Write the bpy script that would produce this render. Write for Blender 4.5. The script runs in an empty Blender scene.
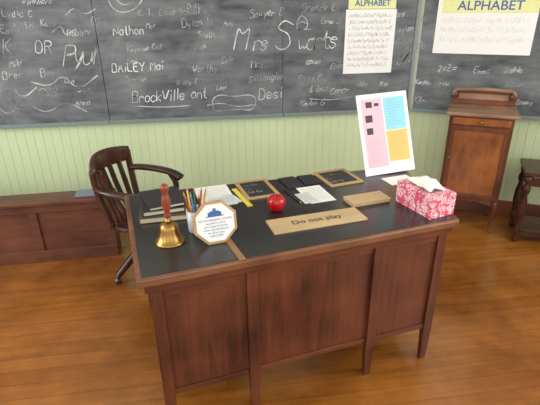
import bpy, bmesh, math, random
from mathutils import Vector, Matrix
random.seed(11)
scene=bpy.context.scene
scene.view_settings.view_transform='Standard'
COL=scene.collection
# ---------------------------------------------------------------- materials
def newmat(name):
    m=bpy.data.materials.new(name);m.use_nodes=True
    nt=m.node_tree;b=nt.nodes['Principled BSDF'];return m,nt,b
def rgb(c):
    return tuple(((v/255)/12.92 if v/255<=.04045 else ((v/255+.055)/1.055)**2.4) for v in c)+(1,)
def plain(name,c,rough=.5,metal=0,var=.12,scale=30,spec=.5,bump=0):
    m,nt,b=newmat(name);N=nt.nodes;L=nt.links
    tc=N.new('ShaderNodeTexCoord');no=N.new('ShaderNodeTexNoise');no.inputs['Scale'].default_value=scale;no.inputs['Detail'].default_value=4
    mx=N.new('ShaderNodeMix');mx.data_type='RGBA'
    c=rgb(c);mx.inputs['A'].default_value=tuple(v*(1-var) for v in c[:3])+(1,);mx.inputs['B'].default_value=tuple(min(1,v*(1+var)) for v in c[:3])+(1,)
    L.new(tc.outputs['Object'],no.inputs['Vector']);L.new(no.outputs['Fac'],mx.inputs['Factor']);L.new(mx.outputs['Result'],b.inputs['Base Color'])
    b.inputs['Roughness'].default_value=rough;b.inputs['Metallic'].default_value=metal;b.inputs['Specular IOR Level'].default_value=spec
    if bump:
        bp=N.new('ShaderNodeBump');bp.inputs['Strength'].default_value=bump;bp.inputs['Distance'].default_value=.002
        L.new(no.outputs['Fac'],bp.inputs['Height']);L.new(bp.outputs['Normal'],b.inputs['Normal'])
    return m
def wood(name,c1,c2,rough=.35,stretch=(1,1,.08),scale=30,bump=.1,coat=0,spec=.5):
    m,nt,b=newmat(name);N=nt.nodes;L=nt.links
    tc=N.new('ShaderNodeTexCoord');mp=N.new('ShaderNodeMapping');mp.inputs['Scale'].default_value=stretch
    no=N.new('ShaderNodeTexNoise');no.inputs['Scale'].default_value=scale;no.inputs['Detail'].default_value=7;no.inputs['Roughness'].default_value=.65;no.inputs['Distortion'].default_value=.6
    n2=N.new('ShaderNodeTexNoise');n2.inputs['Scale'].default_value=4;n2.inputs['Detail'].default_value=6
    ad=N.new('ShaderNodeMath');ad.operation='MULTIPLY_ADD';ad.inputs[1].default_value=.45
    ml=N.new('ShaderNodeMath');ml.operation='MULTIPLY';ml.inputs[1].default_value=.6
    cr=N.new('ShaderNodeValToRGB');cr.color_ramp.elements[0].position=.36;cr.color_ramp.elements[1].position=.68
    cr.color_ramp.elements[0].color=rgb(c1);cr.color_ramp.elements[1].color=rgb(c2)
    L.new(tc.outputs['Object'],mp.inputs['Vector']);L.new(mp.outputs['Vector'],no.inputs['Vector']);L.new(tc.outputs['Object'],n2.inputs['Vector'])
    L.new(n2.outputs['Fac'],ml.inputs[0]);L.new(no.outputs['Fac'],ad.inputs[0]);L.new(ml.outputs[0],ad.inputs[2]);L.new(ad.outputs[0],cr.inputs['Fac'])
    L.new(cr.outputs['Color'],b.inputs['Base Color']);b.inputs['Roughness'].default_value=rough
    b.inputs['Coat Weight'].default_value=coat;b.inputs['Coat Roughness'].default_value=.15;b.inputs['Specular IOR Level'].default_value=spec
    bp=N.new('ShaderNodeBump');bp.inputs['Strength'].default_value=bump;bp.inputs['Distance'].default_value=.002
    L.new(no.outputs['Fac'],bp.inputs['Height']);L.new(bp.outputs['Normal'],b.inputs['Normal'])
    return m
def floor_mat():
    m,nt,b=newmat('floorboards');N=nt.nodes;L=nt.links
    tc=N.new('ShaderNodeTexCoord');br=N.new('ShaderNodeTexBrick')
    br.offset=.37;br.inputs['Scale'].default_value=1;br.inputs['Brick Width'].default_value=4.6;br.inputs['Row Height'].default_value=.088
    br.inputs['Mortar Size'].default_value=.0011;br.inputs['Mortar Smooth'].default_value=.4;br.inputs['Bias'].default_value=0
    br.inputs['Color1'].default_value=rgb((164,106,46));br.inputs['Color2'].default_value=rgb((150,94,37));br.inputs['Mortar'].default_value=rgb((100,58,24))
    mp=N.new('ShaderNodeMapping');mp.inputs['Scale'].default_value=(.12,1.6,1)
    no=N.new('ShaderNodeTexNoise');no.inputs['Scale'].default_value=18;no.inputs['Detail'].default_value=7;no.inputs['Distortion'].default_value=.5
    cr=N.new('ShaderNodeValToRGB');cr.color_ramp.elements[0].position=.3;cr.color_ramp.elements[0].color=(.8,.77,.72,1);cr.color_ramp.elements[1].position=.7;cr.color_ramp.elements[1].color=(1.08,1.06,1.04,1)
    n3=N.new('ShaderNodeTexNoise');n3.inputs['Scale'].default_value=1.7;n3.inputs['Detail'].default_value=8;n3.inputs['Roughness'].default_value=.65
    c3=N.new('ShaderNodeValToRGB');c3.color_ramp.elements[0].position=.35;c3.color_ramp.elements[0].color=(.55,.47,.39,1);c3.color_ramp.elements[1].position=.62;c3.color_ramp.elements[1].color=(1.05,1.03,1,1)
    mx=N.new('ShaderNodeMix');mx.data_type='RGBA';mx.blend_type='MULTIPLY';mx.inputs['Factor'].default_value=1
    m2=N.new('ShaderNodeMix');m2.data_type='RGBA';m2.blend_type='MULTIPLY';m2.inputs['Factor'].default_value=1
    L.new(tc.outputs['Object'],br.inputs['Vector']);L.new(tc.outputs['Object'],mp.inputs['Vector']);L.new(mp.outputs['Vector'],no.inputs['Vector']);L.new(tc.outputs['Object'],n3.inputs['Vector'])
    L.new(no.outputs['Fac'],cr.inputs['Fac']);L.new(n3.outputs['Fac'],c3.inputs['Fac'])
    L.new(br.outputs['Color'],mx.inputs['A']);L.new(cr.outputs['Color'],mx.inputs['B'])
    L.new(mx.outputs['Result'],m2.inputs['A']);L.new(c3.outputs['Color'],m2.inputs['B']);L.new(m2.outputs['Result'],b.inputs['Base Color'])
    mr=N.new('ShaderNodeMapRange');mr.inputs['To Min'].default_value=.12;mr.inputs['To Max'].default_value=.32
    L.new(n3.outputs['Fac'],mr.inputs['Value']);L.new(mr.outputs['Result'],b.inputs['Roughness'])
    b.inputs['Specular IOR Level'].default_value=.65
    bp=N.new('ShaderNodeBump');bp.inputs['Strength'].default_value=.1;bp.inputs['Distance'].default_value=.003
    L.new(no.outputs['Fac'],bp.inputs['Height']);L.new(bp.outputs['Normal'],b.inputs['Normal'])
    return m
def board_mat():
    m,nt,b=newmat('slate_blackboard');N=nt.nodes;L=nt.links
    tc=N.new('ShaderNodeTexCoord')
    n1=N.new('ShaderNodeTexNoise');n1.inputs['Scale'].default_value=2.8;n1.inputs['Detail'].default_value=7;n1.inputs['Roughness'].default_value=.62;n1.inputs['Distortion'].default_value=.9
    mp=N.new('ShaderNodeMapping');mp.inputs['Rotation'].default_value=(0,.35,0);mp.inputs['Scale'].default_value=(.5,1,2.2)
    n2=N.new('ShaderNodeTexNoise');n2.inputs['Scale'].default_value=7;n2.inputs['Detail'].default_value=5;n2.inputs['Roughness'].default_value=.6
    ad=N.new('ShaderNodeMath');ad.operation='MULTIPLY_ADD';ad.inputs[1].default_value=.45;ml=N.new('ShaderNodeMath');ml.operation='MULTIPLY';ml.inputs[1].default_value=.6
    cr=N.new('ShaderNodeValToRGB');cr.color_ramp.elements[0].position=.38;cr.color_ramp.elements[0].color=rgb((66,70,73));cr.color_ramp.elements[1].position=.68;cr.color_ramp.elements[1].color=rgb((126,130,132))
    L.new(tc.outputs['Object'],n1.inputs['Vector']);L.new(tc.outputs['Object'],mp.inputs['Vector']);L.new(mp.outputs['Vector'],n2.inputs['Vector'])
    L.new(n1.outputs['Fac'],ml.inputs[0]);L.new(n2.outputs['Fac'],ad.inputs[0]);L.new(ml.outputs[0],ad.inputs[2]);L.new(ad.outputs[0],cr.inputs['Fac']);L.new(cr.outputs['Color'],b.inputs['Base Color'])
    b.inputs['Roughness'].default_value=.6;b.inputs['Specular IOR Level'].default_value=.3
    return m
def chalk_mat(name,c1,c2):
    m,nt,b=newmat(name);N=nt.nodes;L=nt.links
    tc=N.new('ShaderNodeTexCoord');n1=N.new('ShaderNodeTexNoise');n1.inputs['Scale'].default_value=9;n1.inputs['Detail'].default_value=6
    cr=N.new('ShaderNodeValToRGB');cr.color_ramp.elements[0].position=.40;cr.color_ramp.elements[0].color=rgb(c1);cr.color_ramp.elements[1].position=.60;cr.color_ramp.elements[1].color=rgb(c2)
    L.new(tc.outputs['Object'],n1.inputs['Vector']);L.new(n1.outputs['Fac'],cr.inputs['Fac']);L.new(cr.outputs['Color'],b.inputs['Base Color']);b.inputs['Roughness'].default_value=.9
    return m
M={}
M['floor']=floor_mat();M['board']=board_mat()
M['green']=plain('pale_green_paint',(202,216,174),.5,var=.05,scale=4)
M['green2']=plain('sage_green_paint',(180,194,150),.5,var=.05,scale=4)
M['plaster']=plain('cream_plaster',(226,225,214),.8,var=.04,scale=3)
M['ledge']=plain('grey_painted_ledge',(118,132,130),.5,var=.1)
M['desk']=wood('dark_oak_desk',(50,25,16),(114,62,40),.34,(1,1,.07),34,.12)
M['deskh']=wood('dark_oak_rail',(54,27,17),(116,64,42),.32,(.07,1,1),34,.12)
M['rim']=wood('worn_oak_rim',(80,44,28),(142,96,64),.3,(.07,1,1),34,.08)
M['lino']=plain('black_linoleum',(44,42,41),.24,var=.5,scale=6,spec=.6)
M['cab']=wood('reddish_brown_cabinet_wood',(64,32,19),(124,70,42),.28,(1,1,.07),26,.08)
M['cabdoor']=wood('figured_brown_door_wood',(88,44,20),(172,104,54),.22,(1,1,.3),12,.06)
M['cabh']=wood('cabinet_wood_painted_sheen',(104,68,50),(168,134,112),.25,(.07,1,1),26,.08)  # paler than the body: reflected light on top and backboard trim put into the colour
M['bench']=wood('brown_bench_wood',(70,38,27),(118,72,52),.4,(.08,1,1),26,.08)
M['chair']=wood('dark_walnut_chair',(38,22,17),(84,50,36),.25,(1,1,.1),26,.05)
M['stand']=wood('dark_stand_wood',(45,20,14),(84,38,26),.3,(1,1,.1),26,.05)
M['chalk']=chalk_mat('chalk',(126,130,133),(205,208,208))
M['chalkbold']=chalk_mat('bold_chalk',(165,168,170),(230,233,232))
M['white']=plain('white_paper',(236,236,232),.7,var=.02)
M['offwhite']=plain('offwhite_paper',(205,208,208),.7,var=.05)
M['grey']=plain('grey_print',(138,140,144),.7)
M['faint']=plain('faint_print',(202,204,206),.7)
M['brass']=plain('aged_brass',(158,124,70),.32,1,var=.12,scale=9)
M['handle']=wood('reddish_turned_wood',(112,48,28),(160,78,48),.3,(1,1,.2),30,.03)
M['slate']=plain('slate_black',(38,40,42),.5)
M['frame']=wood('light_oak_frame',(166,128,84),(196,160,114),.45,(.2,1,1),30,.05)
M['tan']=wood('tan_board',(184,156,112),(208,182,138),.5,(.15,1,1),24,.03)
M['ruler']=wood('brown_ruler_wood',(132,94,54),(166,124,78),.45,(.15,1,1),24,.03)
M['apple']=plain('red_apple_skin',(176,16,24),.18,var=.35,scale=8)
M['stem']=plain('brown_stem',(80,55,30),.6)
M['leafdark']=plain('dark_book_cover',(40,38,40),.4)
M['brownbook']=plain('brown_book_cover',(84,62,46),.5)
M['ink']=plain('dark_brown_ink',(58,46,38),.5)
M['pages']=plain('page_edges',(205,196,172),.8)
M['pink']=plain('pink_print',(240,184,196),.6,var=.03)
M['orange']=plain('orange_print',(242,186,100),.6,var=.03)
M['blue']=plain('light_blue_print',(140,206,222),.6,var=.03)
M['navy']=plain('blue_ink',(60,98,160),.6)
M['yellow']=plain('pale_yellow_print',(226,226,160),.6,var=.05)
M['lime']=plain('pale_green_print',(160,200,150),.6,var=.05)
M['mug']=plain('clear_grey_cup',(190,196,200),.15,var=.05)
M['metal']=plain('dull_metal',(120,115,105),.35,1)
M['glass']=plain('window_paint',(235,235,228),.5,var=.03)
M['bluegrey']=plain('blue_grey_card',(120,134,150),.5,var=.1)
m,nt,b=newmat('red_floral_card');N=nt.nodes;L=nt.links
tc=N.new('ShaderNodeTexCoord');v=N.new('ShaderNodeTexVoronoi');v.inputs['Scale'].default_value=36;v.feature='F1'
no=N.new('ShaderNodeTexNoise');no.inputs['Scale'].default_value=70;no.inputs['Detail'].default_value=3
ad=N.new('ShaderNodeMath');ad.operation='MULTIPLY_ADD';ad.inputs[1].default_value=.8
cr=N.new('ShaderNodeValToRGB');cr.color_ramp.interpolation='CONSTANT';e=cr.color_ramp.elements
e[0].position=0;e[0].color=rgb((202,50,78));e[1].position=.60;e[1].color=rgb((242,222,226));x=e.new(.74);x.color=rgb((206,60,88));x=e.new(.84);x.color=rgb((240,214,220));x=e.new(.95);x.color=rgb((212,84,108))
L.new(tc.outputs['Object'],v.inputs['Vector']);L.new(tc.outputs['Object'],no.inputs['Vector']);L.new(v.outputs['Distance'],ad.inputs[0]);L.new(no.outputs['Fac'],ad.inputs[2]);L.new(ad.outputs[0],cr.inputs['Fac']);L.new(cr.outputs['Color'],b.inputs['Base Color']);b.inputs['Roughness'].default_value=.45
M['floral']=m
# ---------------------------------------------------------------- mesh helpers
def finish(name,bm,mat,parent=None,bevel=0,smooth=False,loc=None,rot=None):
    bmesh.ops.recalc_face_normals(bm,faces=bm.faces)
    me=bpy.data.meshes.new(name);bm.to_mesh(me);bm.free()
    for mm in (mat if isinstance(mat,(list,tuple)) else [mat]): me.materials.append(mm)
    o=bpy.data.objects.new(name,me);COL.objects.link(o)
    if smooth:
        for p in me.polygons:p.use_smooth=True
    if bevel:
        md=o.modifiers.new('bevel','BEVEL');md.width=bevel;md.segments=2;md.limit_method='ANGLE';md.angle_limit=.6
    if parent:o.parent=parent
    if loc is not None:o.location=loc
    if rot is not None:o.rotation_euler=rot
    return o
def boxes(name,bl,mat,parent=None,bevel=.003,fn=None,loc=None,rot=None):
    bm=bmesh.new()
    for (x0,x1,y0,y1,z0,z1) in bl:
        vs=[bm.verts.new((fn(x,y,z) if fn else (x,y,z))) for x,y,z in [(x0,y0,z0),(x1,y0,z0),(x1,y1,z0),(x0,y1,z0),(x0,y0,z1),(x1,y0,z1),(x1,y1,z1),(x0,y1,z1)]]
        for f in [(0,1,2,3),(4,5,6,7),(0,1,5,4),(1,2,6,5),(2,3,7,6),(3,0,4,7)]: bm.faces.new([vs[i] for i in f])
    return finish(name,bm,mat,parent,bevel,False,loc,rot)
def lathe(name,prof,mat,parent=None,n=32,loc=None,rot=None,smooth=True):
    bm=bmesh.new();rings=[]
    for r,z in prof:
        rings.append([bm.verts.new((r*math.cos(2*math.pi*i/n),r*math.sin(2*math.pi*i/n),z)) for i in range(n)] if r>1e-5 else [bm.verts.new((0,0,z))])
    for a,b in zip(rings,rings[1:]):
        for i in range(n):
            j=(i+1)%n
            if len(a)>1 and len(b)>1: bm.faces.new((a[i],a[j],b[j],b[i]))
            elif len(a)>1: bm.faces.new((a[i],a[j],b[0]))
            elif len(b)>1: bm.faces.new((a[0],b[j],b[i]))
    for q in (rings[0],rings[-1]):
        if len(q)>1: bm.faces.new(q)
    o=finish(name,bm,mat,parent,0,smooth,loc,rot)
    return o
def sweep_bm(bm,pts,rad,up=(0,0,1),n=10,sq=.6):
    pts=[Vector(p) for p in pts];up=Vector(up);rings=[]
    for i,p in enumerate(pts):
        t=(pts[min(i+1,len(pts)-1)]-pts[max(i-1,0)]).normalized()
        s=t.cross(up)
        if s.length<1e-4:s=t.cross(Vector((1,0,0)))
        s.normalize();w=s.cross(t).normalized()
        a,b=rad[i] if isinstance(rad,list) else rad
        ring=[]
        for k in range(n):
            c=math.cos(2*math.pi*k/n);d=math.sin(2*math.pi*k/n)
            ring.append(bm.verts.new(p+s*(a*math.copysign(abs(c)**sq,c))+w*(b*math.copysign(abs(d)**sq,d))))
        rings.append(ring)
    for a,b in zip(rings,rings[1:]):
        for k in range(n): bm.faces.new((a[k],a[(k+1)%n],b[(k+1)%n],b[k]))
    bm.faces.new(rings[0]);bm.faces.new(rings[-1])
def sweep(name,pts,rad,mat,parent=None,up=(0,0,1),n=12,sq=.6,loc=None,rot=None):
    bm=bmesh.new();sweep_bm(bm,pts,rad,up,n,sq);return finish(name,bm,mat,parent,0,True,loc,rot)
def smoothpts(pts,it=2):
    pts=[Vector(p) for p in pts]
    for _ in range(it):
        q=[pts[0]]
        for a,b in zip(pts,pts[1:]): q+= [a*.75+b*.25,a*.25+b*.75]
        q.append(pts[-1]);pts=q
    return pts
def empty(name,loc=(0,0,0),rot=(0,0,0)):
    o=bpy.data.objects.new(name,None);o.empty_display_size=.1;COL.objects.link(o);o.location=loc;o.rotation_euler=rot;return o
def thing(o,label,cat,group=None):
    o['label']=label;o['category']=cat
    if group:o['group']=group
    return o
def struct(o): o['kind']='structure';return o
def txt(body,size,mat,parent,loc,rot=(0,0,0),align='CENTER',name='lettering',bold=0,xs=1):
    cu=bpy.data.curves.new('t','FONT');cu.body=body;cu.size=size;cu.align_x=align;cu.align_y='CENTER';cu.extrude=.0002;cu.offset=bold;cu.space_line=1.0
    t=bpy.data.objects.new('t',cu);COL.objects.link(t);bpy.context.view_layer.update()
    me=bpy.data.meshes.new_from_object(t);bpy.data.objects.remove(t)
    me.materials.clear();me.materials.append(mat)
    o=bpy.data.objects.new(name,me);COL.objects.link(o);o.parent=parent;o.location=loc;o.rotation_euler=rot;o.scale=(xs,1,1);return o
# ---------------------------------------------------------------- stroke font for chalk
F={'A':'022942|1535','B':'0902|0939473606|063645433202','C':'4829190703123243','D':'0902|092947432202','E':'49090242|0636','F':'490902|0636','G':'48291907031232434525','H':'0902|4942|0646','I':'2922','J':'3933221203','K':'0902|490642','L':'090242','M':'0209264942','N':'02094249','O':'291907031232434729','P':'0902|0939473606','Q':'291907031232434729|2441','R':'0902|0939473606|2642','S':'4829190807364443321203','T':'0949|2922','U':'090312324349','V':'092249','W':'0912263249','X':'0942|4902','Y':'092549|2522','Z':'09490242',
'a':'36160503122233|3632','b':'0902|0516263533221203','c':'3526160503122233','d':'3932|3526160503122233','e':'04343526160503122233','f':'38291812|0626','g':'3526160503122233|3631201001','h':'0902|0416263532','i':'1612|1819','j':'26211000|2829','k':'0902|360432','l':'1912','m':'0602|05162522|25364542','n':'0602|0516263532','o':'160503122233352616','p':'0600|0516263533221203','q':'3526160503122233|3630','r':'0602|05162635','s':'35261605142433221203','t':'19132232|0626','u':'0603122233|3632','v':'061236','w':'0612243246','x':'0632|3602','y':'061333|3610','z':'06360232',
'0':'291907031232434729','1':'1829|2922','2':'08192938370242','3':'08192938263534221203','4':'32390444','=':'0444|0646','.':'1213',',':'1201','+':'0545|2327','&':'42182939051242'}
WID={c:5.2 for c in F}
for c in 'abcdeghknopqrsuvxyz': WID[c]=4.3
for c in 'ijl.,I': WID[c]=2.6
for c in 'ft': WID[c]=3.8
def chalk_strokes(text,x,z,h,slope=0,slant=0,track=1.0,jit=.25,join=False):
    out=[];k=h/7;cx=0;last=None
    for ch in text:
        if ch==' ': cx+=4*k;last=None;continue
        if ch not in F: continue
        jy=random.uniform(-.1,.1)*h*min(1,jit/.2);js=random.uniform(.82,1.15) if jit>.15 else 1;first=True
        for st in F[ch].split('|'):
            pts=[]
            for i in range(0,len(st)-1,2):
                a,b=int(st[i]),int(st[i+1])-2
                px=cx+a*k*.95*js+b*k*slant+random.uniform(-jit,jit)*k; pz=b*k*js+jy+random.uniform(-jit,jit)*k
                pts.append(Vector((x+px,0,z+pz+px*slope)))
            if join and first and last is not None and ch.islower():
                m=(last+pts[0])/2+Vector((0,0,-.6*k));out.append(smoothpts([last,m,pts[0]],2))
            first=False
            out.append(smoothpts(pts,2) if len(pts)>2 else pts)
            last=pts[-1]
        cx+=WID[ch]*k*track
    return out
def ribbons(name,strokes,width,mat,parent,y,grow=0):
    bm=bmesh.new()
    for st in strokes:
        prev=None
        sz=max(max(p.x for p in st)-min(p.x for p in st),max(p.z for p in st)-min(p.z for p in st))
        w=width*(1+grow*sz)*random.uniform(.75,1.25)
        for i,p in enumerate(st):
            t=st[min(i+1,len(st)-1)]-st[max(i-1,0)]
            if t.length<1e-6: t=Vector((1,0,0))
            t.normalize();nn=Vector((-t.z,0,t.x))*w*random.uniform(.3,.6)
            cur=(bm.verts.new((p.x+nn.x,y,p.z+nn.z)),bm.verts.new((p.x-nn.x,y,p.z-nn.z)))
            if prev: bm.faces.new((prev[0],prev[1],cur[1],cur[0]))
            prev=cur
    return finish(name,bm,mat,parent)
def bxz(px,py):   # wall-plane coordinates of the writing
    t=py/(126-.042*px);x=(-1.305+.006836*px)*(1-t)+(-1.506+.007561*px)*t;zt=1.628-.00007*px
    return x,zt-t*(zt-.802)
def rxz(px,py):
    q=(px-410)/130;b=109+8*q;t=py/b
    return (-.062+.829*q)*(1-t)+.93*q*t,1.6-t*.795
# ================================================================= ROOM
WY=3.39;CX=1.58;AL=math.radians(30)
EX,EY=CX+1.7*math.cos(AL),WY-1.7*math.sin(AL)
LX=-2.9;RY=-2.3;HC=3.2
struct(boxes('floor',[(LX-.2,EX+.4,RY-.2,WY+.3,-.1,0)],M['floor'],bevel=0))
struct(boxes('ceiling',[(LX-.2,EX+.4,RY-.2,WY+.3,HC,HC+.1)],M['plaster'],bevel=0))
struct(boxes('wall_back',[(LX-.1,CX+.05,WY,WY+.12,0,HC)],M['plaster'],bevel=0))
struct(boxes('wall_corner',[(0,1.75,0,.12,0,HC)],M['plaster'],bevel=0,loc=(CX,WY,0),rot=(0,0,-AL)))
def wall_open(name,fixed,axis,a0,a1,wins,out):
    bl=[];z0,z1=.85,2.7;cur=a0
    def add(p,q,za,zb):
        bl.append((fixed,fixed+out,p,q,za,zb) if axis=='x' else (p,q,fixed,fixed+out,za,zb))
    for (w0,w1) in wins:
        add(cur,w0,0,HC);add(w0,w1,0,z0);add(w0,w1,z1,HC);cur=w1
    add(cur,a1,0,HC)
    return struct(boxes(name,bl,M['plaster'],bevel=0))
LW=[(-1.4,-.4),(.9,2.1)];RW=[(-1.4,-.4),(.4,1.5)];BW=[(-1.6,-.6),(.6,1.6)]
wall_open('wall_left',LX,'x',RY,WY,LW,-.12)
wall_open('wall_right',EX,'x',RY,EY+.05,RW,.12)
wall_open('wall_front',RY,'y',LX,EX,BW,-.12)
nw=1
def winframe(axis,fixed,w0,w1):
    global nw
    z0,z1=.85,2.7;t=.04;m=(w0+w1)/2;zm=(z0+z1)/2;bl=[]
    for (p,q,za,zb) in [(w0,w1,z0,z0+t),(w0,w1,z1-t,z1),(w0,w0+t,z0,z1),(w1-t,w1,z0,z1),(w0,w1,zm-.02,zm+.02),(m-.012,m+.012,z0,z1)]:
        bl.append((fixed-.03,fixed+.03,p,q,za,zb) if axis=='x' else (p,q,fixed-.03,fixed+.03,za,zb))
    struct(boxes('window_%d'%nw,bl,M['glass'],bevel=0));nw+=1
for w in LW: winframe('x',LX-.06,*w)
for w in RW: winframe('x',EX+.06,*w)
for w in BW: winframe('y',RY-.06,*w)
def wainscot(name,length,loc,rot):
    bm=bmesh.new();x=0;prof=[];w=.062
    while x<length:
        prof+=[(x,-.0052),(x+.0025,-.008),(x+w-.0025,-.008)];x+=w
    prof.append((length,0))
    a=[bm.verts.new((p,q,.12)) for p,q in prof];b=[bm.verts.new((p,q,.79)) for p,q in prof]
    for i in range(len(a)-1): bm.faces.new((a[i],a[i+1],b[i+1],b[i]))
    return struct(finish(name,bm,M['green'],loc=loc,rot=rot))
wainscot('trim_1',CX-LX-.004,(LX,WY-.001,0),(0,0,0))
wainscot('trim_2',1.7,(CX,WY-.001,0),(0,0,-AL))
struct(boxes('baseboard_back',[(LX,CX-.004,WY-.022,WY-.0005,0,.13)],M['green2']))
struct(boxes('baseboard_corner',[(.008,1.7,-.022,-.0005,0,.13)],M['cab'],loc=(CX,WY,0),rot=(0,0,-AL)))
# ================================================================= BLACKBOARDS
def blackboard(label,x0,x1,origin,rot,strokes,bold=None):
    e=empty('blackboard',origin,(0,0,rot))
    boxes('writing_surface',[(x0,x1,-.018,-.0005,.815,1.98)],M['board'],e,.0)
    lg=boxes('chalk_ledge',[(x0,x1,-.055,-.0185,.795,.812)],M['ledge'],e,.002)
    boxes('ledge_lip',[(x0,x1,-.060,-.0552,.795,.824)],M['ledge'],lg,.001)
    boxes('top_rail',[(x0,x1,-.026,-.0005,1.981,2.04)],M['ledge'],e,.002)
    if strokes: ribbons('chalk_writing',strokes,.0042,M['chalk'],e,-.0195,2.0)
    if bold: ribbons('bold_chalk_name',bold,.0064,M['chalkbold'],e,-.0200,1.5)
    return thing(e,label,'blackboard')
S1=[];S2=[];S3=[];S4=[];B1=[];B2=[];B3=[]
def W(lst,text,px,py,hpx,slope=0,slant=.1,track=1.0,f=bxz,join=None,jit=.22):
    x,z=f(px,py)
    if join is None: join=random.random()<.4
    lst+=chalk_strokes(text,x,z,hpx*.0068,slope+random.uniform(-.02,.05)*(jit>.15),slant+random.uniform(-.08,.3)*(jit>.15),track*(.88 if join else .98),jit,join)
def curve(lst,pts,f=bxz,it=2):
    lst.append(smoothpts([Vector((f(a,b)[0],0,f(a,b)[1])) for a,b in pts],it))
W(S1,'Wikeliora',20,4,6,0,.3);W(S1,'Lydia C',3,15,7,0);W(S1,'Kate',38,24,6);W(S1,'Emily',2,31,7)
W(S1,'K',4,50,12);W(B1,'OR',33,50,12,0,.2,jit=.1);W(B1,'Pyul',58,63,20,.08,.35,.8,join=True,jit=.1);W(S1,'Bowen',38,73,8,.1)
W(S1,'Roblynn',62,34,6,.1);W(S1,'Brea',4,76,8);W(S1,'nes',36,95,14,.1,.3,.8,join=True);W(S1,'Sam',72,90,7)
W(S1,'Josie',62,16,5,.05);W(S1,'Ty',88,50,6);W(S1,'Mila',10,64,6,.1);W(S1,'Ben',60,80,5);W(S1,'Anna',70,104,6,.05);W(S1,'Oz',84,22,8);W(S1,'Jo',22,30,9,.2)
curve(S1,[(0,104),(6,112),(14,110),(18,92),(14,84),(8,92),(14,106),(24,108)]);curve(S1,[(28,78),(46,84),(58,70),(72,88),(90,72)])
curve(S1,[(0,88),(10,84),(22,96),(34,84)]);curve(S1,[(60,14),(68,6),(78,14),(88,8)]);curve(S1,[(30,104),(44,112),(60,98),(80,110)]);curve(S1,[(48,30),(56,22),(60,34),(70,26)])
W(B2,'Nathon',105,33,8.5,.03,jit=.12,join=False);W(S2,'Emma School 1',148,14,6,.01,join=False);W(S2,'Dylan H.',171,25,7.5,.03,join=False);W(S2,'Smith',186,35,6)
W(S2,'Jack',183,46,6);W(S2,'Kaydence Cool',118,49,5,.03);W(B2,'BAiLEY Mai',104,69,8.5,.02,join=False,jit=.12);W(S2,'Worthy',181,69,7.5,.02,join=False)
W(S2,'Darrian',116,80,5.5,.05);W(S2,'Kristy T',166,82,5,.02);W(B2,'BrockVille ont',123,101,11.5,.03,.15,.88,join=False,jit=.12)
W(S2,'Sawyer B.',238,16,7,.02,join=False);W(B2,'M',222,47,24,.0,.25,.75,jit=.08);W(B2,'rs',242,48,17,.03,.25,.72,join=True,jit=.06);W(B2,'S',264,47,28,.03,.2,.6,jit=.05)
W(S2,'Mrs.',240,65,7.5,join=False);W(S2,'Gitzengier',238,79,7,.0,join=False)
W(B2,'Desi',248,98,12,.03,.1,join=False,jit=.12);W(S2,'Brittany',176,8,4.5);W(S2,'Emil',118,60,5);W(S2,'K. T.',128,14,6);W(S2,'Cole',210,60,5.5,.1);W(S2,'Ava',212,24,6);W(S2,'Lexi',205,88,5.5,.1);W(S2,'Max',136,26,5)
curve(S2,[(203,110),(200,98),(208,92),(222,95),(240,92),(246,98),(242,110),(228,108),(212,110),(203,110)]);curve(S2,[(196,104),(210,101),(226,106),(246,103)])
curve(S2,[(100,0),(104,8),(114,12),(126,8),(132,0)],it=3);curve(S2,[(108,0),(114,5),(124,2)]);curve(S2,[(124,104),(150,106),(180,104)])
W(B3,'warts',287,48,20,.05,.18,.78,join=True,jit=.04);W(S3,'Brandy L',291,10,7.5,.01,join=False);W(S3,'Reese',296,62,6,.1);W(S3,'Cadey P',288,79,6,.02)
W(S3,'Kaylen G',290,105,6.5,.02);W(S3,'Conor',322,92,8,.03);W(S3,'& Zach',300,90,6,.05);W(S3,'Emma B',312,22,5.5)
W(S3,'Peyton',392,30,6,.1);W(S3,'lulu',390,64,17,.3,.5,.5,join=True);W(S3,'Jill',390,42,8,.2);W(S3,'Kai',376,84,6);W(S3,'Abby',350,84,5.5);W(S3,'Erin',322,66,6,.1)
W(S3,'Hope',388,16,6,.1)
curve(S3,[(287,27),(287,19),(292,13),(298,19),(298,27),(284,28),(302,27)]);curve(S3,[(292,13),(291,9),(294,7),(295,12)]);curve(S3,[(288,22),(292,19),(297,22)])
curve(S3,[(364,104),(380,98),(394,104),(404,96)]);curve(S3,[(300,97),(320,99),(345,95)])
R=rxz
W(S4,'Kaylee Aarow',417,82,5.5,.0,.1,1,R);W(S4,'2x2=',440,69,7,0,.1,1,R,False);W(S4,'Emma',476,71,6,0,.1,1,R);W(S4,'Kloe',416,103,8,.05,.1,1,R)
W(S4,'Nolan',508,85,6,.05,.2,1,R);W(S4,'Sophie',506,70,5.5,0,.1,1,R);W(S4,'Hi',421,20,8,0,.1,1,R);W(S4,'Tessa',516,103,6,0,.1,1,R);W(S4,'Bo',418,46,7,0,.1,1,R)
blackboard('grey slate blackboard covered with large scrawled chalk names',-2.6,-.735,(0,WY,0),0,S1,B1)
blackboard('wide slate blackboard with many children\'s names in chalk',-.730,.553,(0,WY,0),0,S2,B2)
blackboard('slate blackboard with chalk names beside a hung alphabet sheet',.558,CX-.030,(0,WY,0),0,S3,B3)
blackboard('slate blackboard with chalk sums below an alphabet chart',.032,1.65,(CX,WY,0),-AL,S4)
struct(boxes('trim_3',[(CX-.027,CX-.006,-.022+WY,WY-.0005,.795,2.04)],M['ledge'],bevel=.002))
def sheet(name,x0,x1,z0,z1,mat,parent,y=-.022): return boxes(name,[(x0,x1,y-.0008,y,z0,z1)],mat,parent,0)
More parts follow.
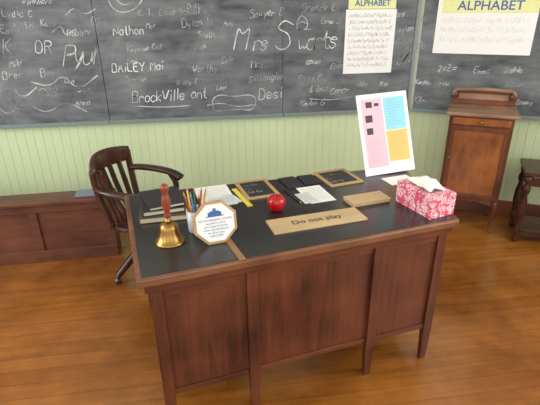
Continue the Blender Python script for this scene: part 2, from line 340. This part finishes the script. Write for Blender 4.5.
def letter_rows(name,rows,x0,x1,h,mat,parent,y,th):
    st=[];al='AaBbCcDdEeFfGgHhIiJjKkLlMmNnOoPpQqRrSsTtUuVvWwXxYyZz';k=0
    for z in rows:
        x=x0
        while x<x1-h:
            ch=al[k%52];k+=1;st+=chalk_strokes(ch,x,z,h,0,.2,1,.1);x+=WID[ch]*h/7*(1.25 if ch.islower() else 1.0)
    return ribbons(name,st,th,mat,parent,y)
e=empty('alphabet_poster',(0,WY,0))
sheet('header_sheet',1.03,1.385,1.545,1.80,M['yellow'],e)
boxes('green_band',[(1.03,1.385,-.0238,-.0229,1.62,1.65)],M['lime'],e,0)
txt('ALPHABET',.056,M['navy'],e,(1.21,-.0250,1.582),(math.pi/2,0,0),bold=.0006,xs=1.0)
thing(e,'yellow and green alphabet poster taped on the blackboard','poster')
e=empty('handwriting_sheet',(0,WY,0))
sheet('paper_sheet',1.015,1.395,1.095,1.542,M['white'],e)
letter_rows('cursive_letters',[1.490-.043*i for i in range(9)],1.04,1.375,.024,M['grey'],e,-.0238,.0022)
thing(e,'long white sheet of cursive practice letters on the blackboard','poster')
e=empty('alphabet_chart',(CX,WY,0),(0,0,-AL))
sheet('chart_sheet',.128,.775,1.236,1.78,M['white'],e)
boxes('green_band',[(.128,.775,-.0240,-.0230,1.600,1.65)],M['lime'],e,0)
boxes('yellow_band',[(.16,.775,-.0240,-.0230,1.512,1.599)],M['yellow'],e,0)
txt('ALPHABET',.085,M['navy'],e,(.47,-.0250,1.557),(math.pi/2,0,0),bold=.0008,xs=1.05)
letter_rows('letter_rows',[1.45,1.385,1.32],.16,.75,.034,M['faint'],e,-.0238,.0024)
thing(e,'wide white alphabet chart with yellow banner on the blackboard','poster')
# ================================================================= DESK
DO=(-.2783,1.2803);DR=.2021
def DP(u,v,z=.76): return (DO[0]+u*math.cos(DR)-v*math.sin(DR),DO[1]+u*math.sin(DR)+v*math.cos(DR),z)
def sk(x,y,z): return (x*(1+.13*y/.78),y*(1-.15*x/1.31),z)
desk=empty('teacher_desk',DP(0,0,0),(0,0,DR))
boxes('desktop',[(0,1.31,0,.78,.726,.7585)],M['rim'],desk,.006,sk)
boxes('linoleum_surface',[(.018,1.292,.016,.764,.7587,.7600)],M['lino'],desk,.0,sk)
boxes('apron',[(.022,1.288,.018,.762,.690,.7255)],M['deskh'],desk,.003,sk)
LEGS=[.036,.383,.923,1.228]
for yy in (.026,.71):
    for lx in LEGS:
        bm=bmesh.new();w=.044;vs=[]
        for z,s in ((0,.006),(.03,.005),(.17,0),(.6895,0)):
            vs.append([bm.verts.new(sk(a,b,z)) for a,b in [(lx+s,yy+s),(lx+w-s,yy+s),(lx+w-s,yy+w-s),(lx+s,yy+w-s)]])
        for a,b in zip(vs,vs[1:]):
            for k in range(4): bm.faces.new((a[k],a[(k+1)%4],b[(k+1)%4],b[k]))
        bm.faces.new(vs[0]);bm.faces.new(vs[-1]);finish('leg',bm,M['desk'],desk,.002)
def panel(name,x0,x1,y):
    p=boxes(name,[(x0,x1,y+.008,y+.020,.19,.6895)],M['desk'],desk,.0,sk)
    boxes('panel_rail',[(x0,x1,y,y+.0078,.655,.6895)],M['deskh'],p,.002,sk)
    boxes('panel_rail',[(x0,x1,y,y+.0078,.19,.215)],M['deskh'],p,.002,sk)
    return p
panel('pedestal_panel',.0805,.3825,.034);panel('modesty_panel',.4275,.9225,.040);panel('pedestal_panel',.9675,1.2275,.034)
for x in (.045,.40,.94,1.25): boxes('side_panel',[(x,x+.018,.0705,.7095,.19,.6895)],M['desk'],desk,.002,sk)
for x0,x1 in ((.0635,.3995),(.9585,1.2495)):
    for i,(z0,z1) in enumerate(((.20,.36),(.366,.52),(.526,.68))):
        d=boxes('drawer',[(x0+.001,x1-.001,.725,.745,z0,z1)],M['desk'],desk,.003,sk)
        k=sk((x0+x1)/2,.75,0);lathe('knob',[(0,0),(.008,0),(.008,.012),(.016,.018),(.014,.028),(0,.030)],M['metal'],d,16,loc=(k[0],k[1]-.006,(z0+z1)/2),rot=(-math.pi/2,0,0))
thing(desk,'large dark reddish oak teacher\'s desk with black linoleum top','desk')
# ---------------- items on desk
TZ=.7602
def rot(a=0): return (0,0,DR+a)
e=empty('hand_bell',DP(.145,.235,TZ))
out=[(.0560,.0),(.0575,.003),(.0565,.007),(.0535,.010),(.050,.014),(.045,.022),(.040,.034),(.0365,.048),(.034,.062),(.031,.072),(.025,.080),(.015,.0845),(.0,.086)]
inn=[(.0545,.001),(.050,.011),(.042,.022),(.036,.040),(.032,.058),(.027,.072),(.016,.079),(0,.080)]
lathe('bell_cup',inn[::-1]+out,M['brass'],e,48)
lathe('ferrule',[(0,.0862),(.014,.0862),(.014,.091),(.010,.096),(.010,.104),(0,.104)],M['brass'],e,24)
lathe('handle',[(0,.1042),(.012,.1042),(.014,.112),(.010,.120),(.012,.132),(.0165,.150),(.0175,.170),(.014,.190),(.010,.202),(.013,.210),(.016,.220),(.014,.232),(.006,.238),(0,.239)],M['handle'],e,24)
lathe('clapper',[(0,.0),(.008,.003),(.011,.012),(.006,.020),(.002,.024),(.002,.079),(0,.079)],M['metal'],e,16)
thing(e,'brass hand bell with turned reddish wooden handle','bell')
# octagonal plaque
e=empty('octagonal_plaque',DP(.312,.155,TZ),(math.radians(-12),0,DR))
def octo(name,R,y0,y1,mat,parent,zc):
    bm=bmesh.new();A=[];B=[]
    for k in range(8):
        a=math.pi/8+k*math.pi/4;A.append(bm.verts.new((R*math.cos(a),y0,zc+R*math.sin(a))));B.append(bm.verts.new((R*math.cos(a),y1,zc+R*math.sin(a))))
    bm.faces.new(A);bm.faces.new(B)
    for k in range(8): bm.faces.new((A[k],A[(k+1)%8],B[(k+1)%8],B[k]))
    return finish(name,bm,mat,parent,.001)
RO=.089;zc=RO*math.cos(math.pi/8)
octo('wooden_rim',RO,0,.012,M['frame'],e,zc);octo('white_face',RO-.011,-.0012,-.0002,M['white'],e,zc)
boxes('building_drawing',[(-.026,.026,-.0018,-.0013,zc+.028,zc+.0415),(-.034,.034,-.0018,-.0013,zc+.024,zc+.0278),(-.006,.006,-.0018,-.0013,zc+.0465,zc+.056),(-.018,.018,-.0018,-.0013,zc+.0415,zc+.0463)],M['navy'],e,0)
for i,t in enumerate(['THE OCTAGONAL SCHOOL','was built in stone','and is kept by friends','of the old schoolhouse','for all to enjoy','WELCOME']):
    txt(t,.0105,M['navy'],e,(0,-.0016,zc+.012-i*.0125),(math.pi/2,0,0))
boxes('easel_strut',[(-.012,.012,.0125,.016,.0,.09)],M['frame'],e,0,rot=(math.radians(-12),0,0))
thing(e,'white octagonal plaque with wooden rim and blue printing','sign')
# pencil cup
cu=(.262,.290);e=empty('pencil_cup',DP(*cu,TZ))
lathe('cup',[(0,0),(.033,0),(.036,.004),(.040,.095),(.0375,.095),(.0325,.006),(0,.005)],M['mug'],e,32)
thing(e,'pale cup of pencils behind the octagonal plaque','cup')
pc=[(222,170,60),(200,60,50),(60,120,80),(240,200,80),(60,60,66),(190,90,40),(90,130,190),(120,60,40),(230,190,70)]
for i,c in enumerate(pc):
    a=2*math.pi*i/len(pc)+.3;rb=.015;rt=.0315;L=.155+.03*random.random()
    b0=Vector((rb*math.cos(a+.3),rb*math.sin(a+.3),.0065));b1=Vector((rt*math.cos(a),rt*math.sin(a),.10));d=(b1-b0).normalized()
    o=empty('pencil',Vector(DP(*cu,TZ))+b0);o.rotation_mode='QUATERNION';o.rotation_quaternion=d.to_track_quat('Z','Y')
    lathe('shaft',[(0,0),(.0038,0),(.0038,L-.02),(0,L-.02)],plain('pencil_paint',c,.35,var=.03),o,6,smooth=False)
    lathe('point',[(0,L-.0199),(.0038,L-.0199),(.0008,L-.003),(0,L)],M['tan'],o,8)
    thing(o,'sharpened pencil standing point up in the cup','pencil','pencils in the cup')
# rulers
def slab(name,u0,v0,u1,v1,w,h,mat,z=TZ,bevel=.001):
    L=math.hypot(u1-u0,v1-v0);a=math.atan2(v1-v0,u1-u0)
    return boxes(name,[(0,L,-w/2,w/2,0,h)],mat,None,bevel,loc=DP(u0,v0,z),rot=rot(a))
o=slab('ruler',.368,.004,.348,.250,.024,.004,M['ruler']);boxes('tick_marks',[(.01*i,.01*i+.001,.006,.011,.0041,.0043) for i in range(1,24)],M['brownbook'],o,0)
thing(o,'wooden ruler lying beside the octagonal plaque','ruler')
o=slab('ruler',.512,.655,.528,.432,.024,.004,plain('yellow_ruler_paint',(226,210,80),.5,var=.05));boxes('tick_marks',[(.01*i,.01*i+.001,.005,.0105,.0041,.0043) for i in range(1,22)],M['brownbook'],o,0)
thing(o,'yellow ruler lying beside a writing slate','ruler')
# books
def book(u,v,w,d,h,ang,z,cov,label,group=None):
    e=empty('book',DP(u,v,z),rot(ang))
    boxes('cover',[(-w/2,w/2,-d/2,d/2,0,.003),(-w/2,w/2,-d/2,d/2,h-.003,h),(-w/2,-w/2+.003,-d/2,d/2,.003,h-.003)],cov,e,.0006)
    boxes('pages',[(-w/2+.0035,w/2-.004,-d/2+.004,d/2-.004,.0032,h-.0032)],M['pages'],e,0)
    thing(e,label,'book',group);return e
g='books stacked on the desk corner'
book(.160,.545,.20,.27,.026,-.12,TZ,M['brownbook'],'brown hardcover book at the bottom of the stack',g)
book(.153,.550,.175,.24,.022,-.02,TZ+.0263,M['leafdark'],'dark hardcover book in the middle of the stack',g)
book(.157,.535,.15,.20,.016,.10,TZ+.0486,M['leafdark'],'small dark book on top of the stack',g)
def paper(u,v,w,d,ang,z,label,rows=8,mat='white',name='paper_sheet',ink='grey'):
    o=boxes(name,[(-w/2,w/2,-d/2,d/2,0,.0008)],M[mat],None,0,loc=DP(u,v,z),rot=rot(ang))
    st=[]
    for i in range(rows):
        y=d/2-.03-i*(d-.05)/max(1,rows);x=-w/2+.015
        while x<w/2-.02:
            k=random.uniform(.01,.03);st.append((x,min(x+k,w/2-.015),y,y+.0022,.0009,.0011));x+=k+.006
    if rows: boxes('printed_lines',st,M[ink],o,0)
    return thing(o,label,'paper')
paper(.405,.61,.165,.25,-.03,TZ,'printed white sheet lying behind the plaque',10)
paper(.44,.535,.12,.11,.25,TZ+.0014,'small folded white note on top of a sheet',4,'offwhite')
paper(.86,.46,.125,.195,-.02,TZ,'white printed sheet between two slates',9)
paper(.80,.43,.07,.12,.05,TZ+.0014,'narrow pale card beside the printed sheet',5,'offwhite')
paper(1.335,.475,.15,.10,.0,TZ,'white card lying in front of the standing poster',0,'white')
def slate(u,v,w,d,ang,label):
    e=empty('writing_slate',DP(u,v,TZ),rot(ang));f=.018
    boxes('wooden_frame',[(-w/2,w/2,-d/2,-d/2+f,0,.009),(-w/2,w/2,d/2-f,d/2,0,.009),(-w/2,-w/2+f,-d/2+f,d/2-f,0,.009),(w/2-f,w/2,-d/2+f,d/2-f,0,.009)],M['frame'],e,.0012)
    boxes('slate_panel',[(-w/2+f+.0005,w/2-f-.0005,-d/2+f+.0005,d/2-f-.0005,.001,.006)],M['slate'],e,0)
    st=[]
    for k,t in enumerate(('Aa Bb','Cc','Dd Ee')):
        for s in chalk_strokes(t,-w/2+.03,d/2-.07-k*.045,.022): st.append([Vector((p.x,0,p.z)) for p in s])
    r=ribbons('chalk_marks',st,.002,M['chalk'],e,0);r.rotation_euler=(-math.pi/2,0,0);r.location=(0,0,.0065)
    return thing(e,label,'slate')
slate(.615,.61,.165,.225,.0,'wood-framed black writing slate beside a yellow ruler')
slate(1.055,.61,.185,.205,.03,'wood-framed black writing slate with chalk letters')
o=slab('booklet',.805,.565,.80,.70,.085,.008,M['leafdark']);thing(o,'thin black booklet lying between the slates','book','black booklets')
o=slab('booklet',.90,.575,.905,.70,.085,.006,M['leafdark']);thing(o,'thin black booklet lying between the slates','book','black booklets')
e=empty('slate_pencil',DP(.735,.55,TZ+.004),rot(math.atan2(-.19,.02)))
lathe('shaft',[(0,0),(.004,0),(.004,.16),(0,.16)],M['slate'],e,8,rot=(0,math.pi/2,0));lathe('point',[(0,.1601),(.004,.1601),(0,.175)],M['tan'],e,8,rot=(0,math.pi/2,0))
thing(e,'dark pencil lying beside the printed sheet','pencil')
# apple
e=empty('apple',DP(.622,.352,TZ))
prof=[(0,.006),(.008,.002),(.016,.0),(.026,.006),(.034,.018),(.0395,.034),(.040,.046),(.036,.060),(.028,.069),(.018,.0725),(.009,.070),(.003,.064),(0,.062)]
a=lathe('fruit',prof,M['apple'],e,40);md=a.modifiers.new('s','SUBSURF');md.levels=1;md.render_levels=2
for vtx in a.data.vertices:
    if vtx.co.z<.03:
        k=1+.05*math.cos(5*math.atan2(vtx.co.y,vtx.co.x));vtx.co.x*=k;vtx.co.y*=k
sweep('stem',[(0,0,.060),(.001,0,.070),(.004,.001,.082)],(.0013,.0013),M['stem'],e,up=(0,1,0),n=8)
thing(e,'shiny red apple resting on the desk','apple')
# sign Do not play
e=empty('desk_sign',DP(.744,.196,TZ),rot(-.03))
boxes('sign_board',[(-.205,.205,-.060,.060,0,.008)],M['tan'],e,.001)
txt('Do not play',.046,M['ink'],e,(.0,.0,.0086),bold=.0003)
thing(e,'thin tan wooden board sign reading Do not play','sign')
e=empty('pencil_box',DP(1.045,.305,TZ),rot(.0))
boxes('box_body',[(-.095,.095,-.045,.045,0,.012)],M['tan'],e,.001);boxes('lid',[(-.097,.097,-.047,.047,.0122,.018)],M['tan'],e,.001)
thing(e,'flat tan wooden pencil box behind the board sign','box')
# tissue box
e=empty('tissue_box',DP(1.187,.040,TZ),rot(.08))
bw,bd,bh=.130,.222,.099
t=boxes('carton',[(0,bw,0,bd,0,bh)],M['floral'],e,.0015)
bm=bmesh.new();vs=[bm.verts.new((bw/2+.03*math.cos(a),bd/2+.065*math.sin(a),bh+.0006)) for a in [2*math.pi*i/24 for i in range(24)]];bm.faces.new(vs);finish('opening',bm,M['grey'],e)
bm=bmesh.new();G=[]
for i in range(13):
    row=[]
    for j in range(9):
        s=i/12-.5;q=j/8-.5
        zz=.028*math.exp(-(s*2.1)**2)*(1-.5*abs(q)*2)+.010*math.sin(7*s+5*q)+.006*math.sin(17*q)
        row.append(bm.verts.new((bw/2+q*.085+.012*math.sin(6*s),bd/2+s*.15,bh+.004+max(0,zz))))
    G.append(row)
for i in range(12):
    for j in range(8): bm.faces.new((G[i][j],G[i+1][j],G[i+1][j+1],G[i][j+1]))
tt=finish('tissue',bm,M['white'],e,0,True);md=tt.modifiers.new('s','SUBSURF');md.levels=1;md.render_levels=2
thing(e,'red and white floral tissue box with a tissue pulled up','tissue box')
# standing poster
e=empty('standing_poster',DP(1.345,.565,TZ+.0056),(math.radians(-21),math.radians(-2.0),DR-.05))
PW,PH=.29,.420
boxes('backing_sheet',[(-PW/2,PW/2,0,.003,0,PH)],M['white'],e,.0005)
boxes('pink_panel',[(-PW/2+.022,-.004,-.0012,-.0002,.04,PH-.025)],M['pink'],e,0)
boxes('blue_panel',[(.004,PW/2-.02,-.0012,-.0002,.225,PH-.025)],M['blue'],e,0)
boxes('orange_panel',[(.004,PW/2-.02,-.0012,-.0002,.06,.222)],M['orange'],e,0)
for bx in ((-.098,-.062,.350,.380),(-.050,-.024,.355,.371),(-.108,-.068,.275,.312),(-.108,-.072,.212,.246)): boxes('printed_picture',[(bx[0],bx[1],-.0020,-.0013,bx[2],bx[3])],M['ink'],e,0)
st=[]
for i in range(10): st.append((.02,.06+random.uniform(.0,.055),-.0020,-.0013,.205-i*.013,.2062-i*.013))
for i in range(10): st.append((.02,.06+random.uniform(0,.055),-.0020,-.0013,.378-i*.014,.3792-i*.014))
for i in range(9): st.append((-.11,-.06+random.uniform(0,.04),-.0020,-.0013,.185-i*.014,.1862-i*.014))
boxes('printed_text',st,M['grey'],e,0)
sweep('easel_strut',[(0,.006,.28),(0,.13,.058)],(.012,.002),M['offwhite'],e,up=(0,1,0),n=8)
thing(e,'tall white poster with pink, orange and blue panels on desk','poster')
# ================================================================= CHAIR
ch=empty('swivel_armchair',(-.41,2.545,0),(0,0,math.radians(-19)));ch.scale=(.88,.86,.9)
mc=M['chair']
bm=bmesh.new();n=28;rt=[];rb=[];hw=.235;hd=.225
for k in range(n):
    a=2*math.pi*k/n;c,s=math.cos(a),math.sin(a);x=hd*math.copysign(abs(c)**.6,c);y=hw*math.copysign(abs(s)**.6,s)
    rt.append(bm.verts.new((x,y,.455+(.008 if x>0 else .0))));rb.append(bm.verts.new((x*.97,y*.97,.422)))
mid=[bm.verts.new((v.co.x*.6,v.co.y*.6,.444)) for v in rt];cc=bm.verts.new((-.02,0,.440))
for k in range(n):
    j=(k+1)%n;bm.faces.new((rt[k],rt[j],rb[j],rb[k]));bm.faces.new((rt[k],mid[k],mid[j],rt[j]));bm.faces.new((mid[k],cc,mid[j]))
bm.faces.new(rb);finish('seat',bm,mc,ch,.004,True)
def arc(t,r=.235,xb=-.205,bow=.085): return xb-bow*math.cos(t*math.pi/2),r*t
pts=[];rad=[]
for i in range(21):
    t=-1+i/10;x,y=arc(t);z=.820+.012*(1-t*t);pts.append((x-.02,y,z));rad.append((.020,.062-.014*abs(t)**3))
sweep('crest_rail',pts,rad,mc,ch,n=16)
for sgn in (-1,1):
    sweep('back_post',smoothpts([(-.175,sgn*.20,.45),(-.20,sgn*.215,.60),(-.222,sgn*.232,.72),(-.228,sgn*.232,.835)]),(.019,.024),mc,ch,up=(0,1,0))
    arm=smoothpts([(-.222,sgn*.225,.715),(-.15,sgn*.258,.712),(-.02,sgn*.268,.700),(.09,sgn*.265,.680),(.155,sgn*.250,.648)])
    sweep('arm',arm,[(.028+.012*(i/len(arm)),.018) for i in range(len(arm))],mc,ch)
    sweep('arm_support',smoothpts([(.05,sgn*.226,.45),(.10,sgn*.240,.52),(.12,sgn*.255,.60),(.07,sgn*.262,.678)]),(.018,.023),mc,ch,up=(0,1,0))
for i in range(5):
    t=-.66+i*.33;x,y=arc(t)
    sweep('back_slat',smoothpts([(-.178,y*.82,.45),(x+.035,y*.88,.60),(x-.018,y,.79)]),(.006,.022),mc,ch,up=(1,0,0),n=8)
lathe('swivel_post',[(0,.20),(.034,.20),(.034,.25),(.022,.26),(.022,.36),(.05,.40),(.09,.415),(.09,.4215),(0,.4215)],mc,ch,24)
for k in range(4):
    a=math.radians(45+90*k);c,s=math.cos(a),math.sin(a)
    leg=smoothpts([(c*.025,s*.025,.235),(c*.10,s*.10,.225),(c*.20,s*.20,.14),(c*.285,s*.285,.062)])
    sweep('base_leg',leg,[(.024-.004*i/len(leg),.030-.010*i/len(leg)) for i in range(len(leg))],mc,ch)
    w=lathe('caster',[(0,-.012),(.018,-.012),(.024,-.006),(.024,.006),(.018,.012),(0,.012)],M['metal'],ch,20,loc=(c*.287,s*.287,.025),rot=(math.pi/2,0,a))
    lathe('caster_stem',[(0,.045),(.007,.045),(.007,.063),(0,.063)],M['metal'],ch,10,loc=(c*.287,s*.287,0))
thing(ch,'dark wooden swivel armchair with slatted curved back behind the desk','chair')
# ================================================================= BENCH / LOW PANELLED CABINET
bn=empty('panelled_bench',(-.69,2.80,0),(0,0,.03))
boxes('body',[(-1.85,0,.014,.13,0,.422)],M['bench'],bn,.002)
boxes('top_board',[(-1.87,.02,-.024,.145,.4225,.448)],M['bench'],bn,.004)
bf=boxes('front_frame',[(-1.85,0,0,.0138,.365,.422)],M['bench'],bn,.003)
boxes('bottom_rail',[(-1.85,0,0,.0138,0,.085)],M['bench'],bf,.003)
for x in (-1.85,-1.05,-.52,-.05): boxes('stile',[(x,x+.05,0,.0138,.0855,.3645)],M['bench'],bf,.003)
thing(bn,'low brown panelled wooden bench along the wall','bench')
o=boxes('folder',[(-.13,.0,-.045,.045,0,.018)],M['bluegrey'],None,.002,loc=(-.78,2.86,.4484),rot=(0,0,.03))
thing(o,'flat blue-grey folder lying on the wooden bench','folder')
# ================================================================= CABINET
cb=empty('music_cabinet',(2.02,2.70,0),(0,0,-AL))
cw0,cw1,cd=-.405,.008,.33;mcab=M['cab']
boxes('body',[(cw0,cw1,.012,cd,.245,.862)],mcab,cb,.003)
boxes('top_board',[(cw0-.024,cw1+.024,-.024,cd+.005,.8625,.886)],M['cabh'],cb,.007)
bm=bmesh.new();A=[];B=[];W2=(cw1-cw0)/2+.005;xc=(cw0+cw1)/2
outl=[(-W2,.8862)]
for i in range(49):
    t=-1+i/24;at=abs(t);h=.118+.004*math.cos(t*math.pi)
    if at>.86: h-=.045*((at-.86)/.14)**2
    outl.append((W2*t,.8862+h))
outl.append((W2,.8862))
for x,z in outl: A.append(bm.verts.new((xc+x,cd-.03,z)));B.append(bm.verts.new((xc+x,cd-.01,z)))
bm.faces.new(A);bm.faces.new(B)
for k in range(len(A)):
    j=(k+1)%len(A);bm.faces.new((A[k],A[j],B[j],B[k]))
bk=finish('backboard',bm,mcab,cb,.003)
sweep('scroll_moulding',[(xc+x*1.0,cd-.042,z-.006) for x,z in outl[1:-1]],(.016,.013),M['cabh'],bk,n=12)
boxes('recessed_band',[(xc-W2*.80,xc+W2*.80,cd-.034,cd-.0305,.925,.965)],M['cabh'],bk,.004)
for sx in (-1,1): lathe('scroll_end',[(0,-.012),(.022,-.012),(.026,-.004),(.026,.006),(.022,.012),(0,.012)],M['cab'],bk,20,loc=(xc+sx*(W2-.012),cd-.044,.955),rot=(math.pi/2,0,0))
d=boxes('drawer',[(cw0+.02,cw1-.02,-.002,.0118,.800,.850)],M['cabdoor'],cb,.004)
lathe('knob',[(0,0),(.005,0),(.005,.010),(.012,.014),(.010,.022),(0,.024)],M['brass'],d,16,loc=(xc,-.002,.825),rot=(math.pi/2,0,0))
d=boxes('door',[(cw0+.02,cw1-.02,0,.0118,.265,.788)],M['cabdoor'],cb,.004)
dfm=boxes('door_frame',[(cw0+.02,cw0+.046,-.006,-.0002,.295,.758)],mcab,d,.003)
boxes('door_stile',[(cw1-.046,cw1-.02,-.006,-.0002,.295,.758)],mcab,dfm,.003)
boxes('door_rail',[(cw0+.02,cw1-.02,-.006,-.0002,.7585,.788)],mcab,dfm,.003)
boxes('door_rail',[(cw0+.02,cw1-.02,-.006,-.0002,.265,.2945)],mcab,dfm,.003)
lathe('knob',[(0,0),(.004,0),(.004,.008),(.009,.012),(.007,.018),(0,.02)],M['brass'],d,16,loc=(cw0+.033,-.006,.56),rot=(math.pi/2,0,0))
for lx,ly,sx in ((cw0+.022,.022,-1),(cw1-.022,.022,1),(cw0+.022,cd-.02,-1),(cw1-.022,cd-.02,1)):
    sy=-1 if ly<.1 else 1
    sweep('leg',smoothpts([(lx,ly,.2445),(lx+sx*.014,ly+sy*.008,.19),(lx+sx*.004,ly,.115),(lx-sx*.006,ly,.05),(lx+sx*.004,ly+sy*.003,.014),(lx+sx*.010,ly+sy*.006,.0)],1),[(.02,.02),(.020,.020),(.018,.018),(.015,.015),(.012,.012),(.010,.010),(.0085,.0085),(.0085,.0085),(.009,.009),(.011,.011),(.012,.012),(.012,.012)],mcab,cb,up=(0,1,0))
bm=bmesh.new();A=[];B=[];top=.2445
o2=[(cw0+.042,top),(cw0+.042,.205)]+[(cw0+.042+(cw1-cw0-.084)*i/12,.205+.028*math.sin(math.pi*i/12)) for i in range(1,12)]+[(cw1-.042,.205),(cw1-.042,top)]
for x,z in o2: A.append(bm.verts.new((x,.014,z)));B.append(bm.verts.new((x,.028,z)))
bm.faces.new(A);bm.faces.new(B)
for k in range(len(A)):
    j=(k+1)%len(A);bm.faces.new((A[k],A[j],B[j],B[k]))
finish('apron',bm,mcab,cb,.001)
thing(cb,'small reddish brown wooden cabinet with carved backboard and drawer','cabinet')
# ================================================================= DARK STAND
sd=empty('turned_leg_stand',(2.12,2.565,0),(0,0,-AL));ms=M['stand']
tp=[(0,0),(.016,0),(.022,.02),(.014,.04),(.022,.07),(.026,.10),(.016,.13),(.020,.16),(.030,.22),(.028,.30),(.015,.36),(.026,.39),(.026,.42),(.016,.44),(.024,.465),(.024,.508),(0,.508)]
for x,y in ((0,0),(.42,0),(0,.26),(.42,.26)): lathe('turned_leg',tp,ms,sd,20,loc=(x,y,0))
boxes('top_board',[(-.035,.455,-.035,.295,.5085,.535)],ms,sd,.005)
boxes('lower_shelf',[(-.005,.425,-.005,.265,.075,.10)],ms,sd,.003)
for q in ((.012,.408,-.006,.008,.43,.49),(.012,.408,.252,.266,.43,.49),(-.006,.008,.012,.248,.43,.49),(.412,.426,.012,.248,.43,.49)): boxes('rail',[q],ms,sd,.002)
thing(sd,'dark wooden stand with turned legs beside the cabinet','stand')
# ================================================================= LIGHT
def area(name,loc,rot,sx,sy,e,col=(1,1,1)):
    l=bpy.data.lights.new(name,'AREA');l.shape='RECTANGLE';l.size=sx;l.size_y=sy;l.energy=e;l.color=col
    o=bpy.data.objects.new(name,l);COL.objects.link(o);o.location=loc;o.rotation_euler=rot;return o
D2=(.985,.99,1)
for w,p in zip(LW,(34,64)): area('window_daylight',(LX+.01,(w[0]+w[1])/2,1.77),(0,-math.pi/2,0),1.8,w[1]-w[0],p,D2)
for w,p in zip(RW,(34,54)): area('window_daylight',(EX-.01,(w[0]+w[1])/2,1.77),(0,math.pi/2,0),1.8,w[1]-w[0],p,D2)
for w in BW: area('window_daylight',((w[0]+w[1])/2,RY+.01,1.77),(math.pi/2,0,0),w[1]-w[0],1.8,20,D2)
w=bpy.data.worlds.new('sky');scene.world=w;w.use_nodes=True
w.node_tree.nodes['Background'].inputs['Color'].default_value=(.75,.85,1,1);w.node_tree.nodes['Background'].inputs['Strength'].default_value=1.0
# ================================================================= CAMERA
f,psi,th,rho,H=445.2,.1321,.4219,-.0118,1.5934
fw=Vector((math.sin(psi)*math.cos(th),math.cos(psi)*math.cos(th),-math.sin(th)))
r=Vector((math.cos(psi),-math.sin(psi),0));u=r.cross(fw)
r2=r*math.cos(rho)+u*math.sin(rho);u2=u*math.cos(rho)-r*math.sin(rho)
c=bpy.data.cameras.new('camera');co=bpy.data.objects.new('camera',c);COL.objects.link(co);scene.camera=co
mw=Matrix((r2,u2,-fw)).transposed().to_4x4();mw.translation=Vector((0,0,H));co.matrix_world=mw
c.sensor_width=36;c.lens=f*36/540;c.clip_start=.05
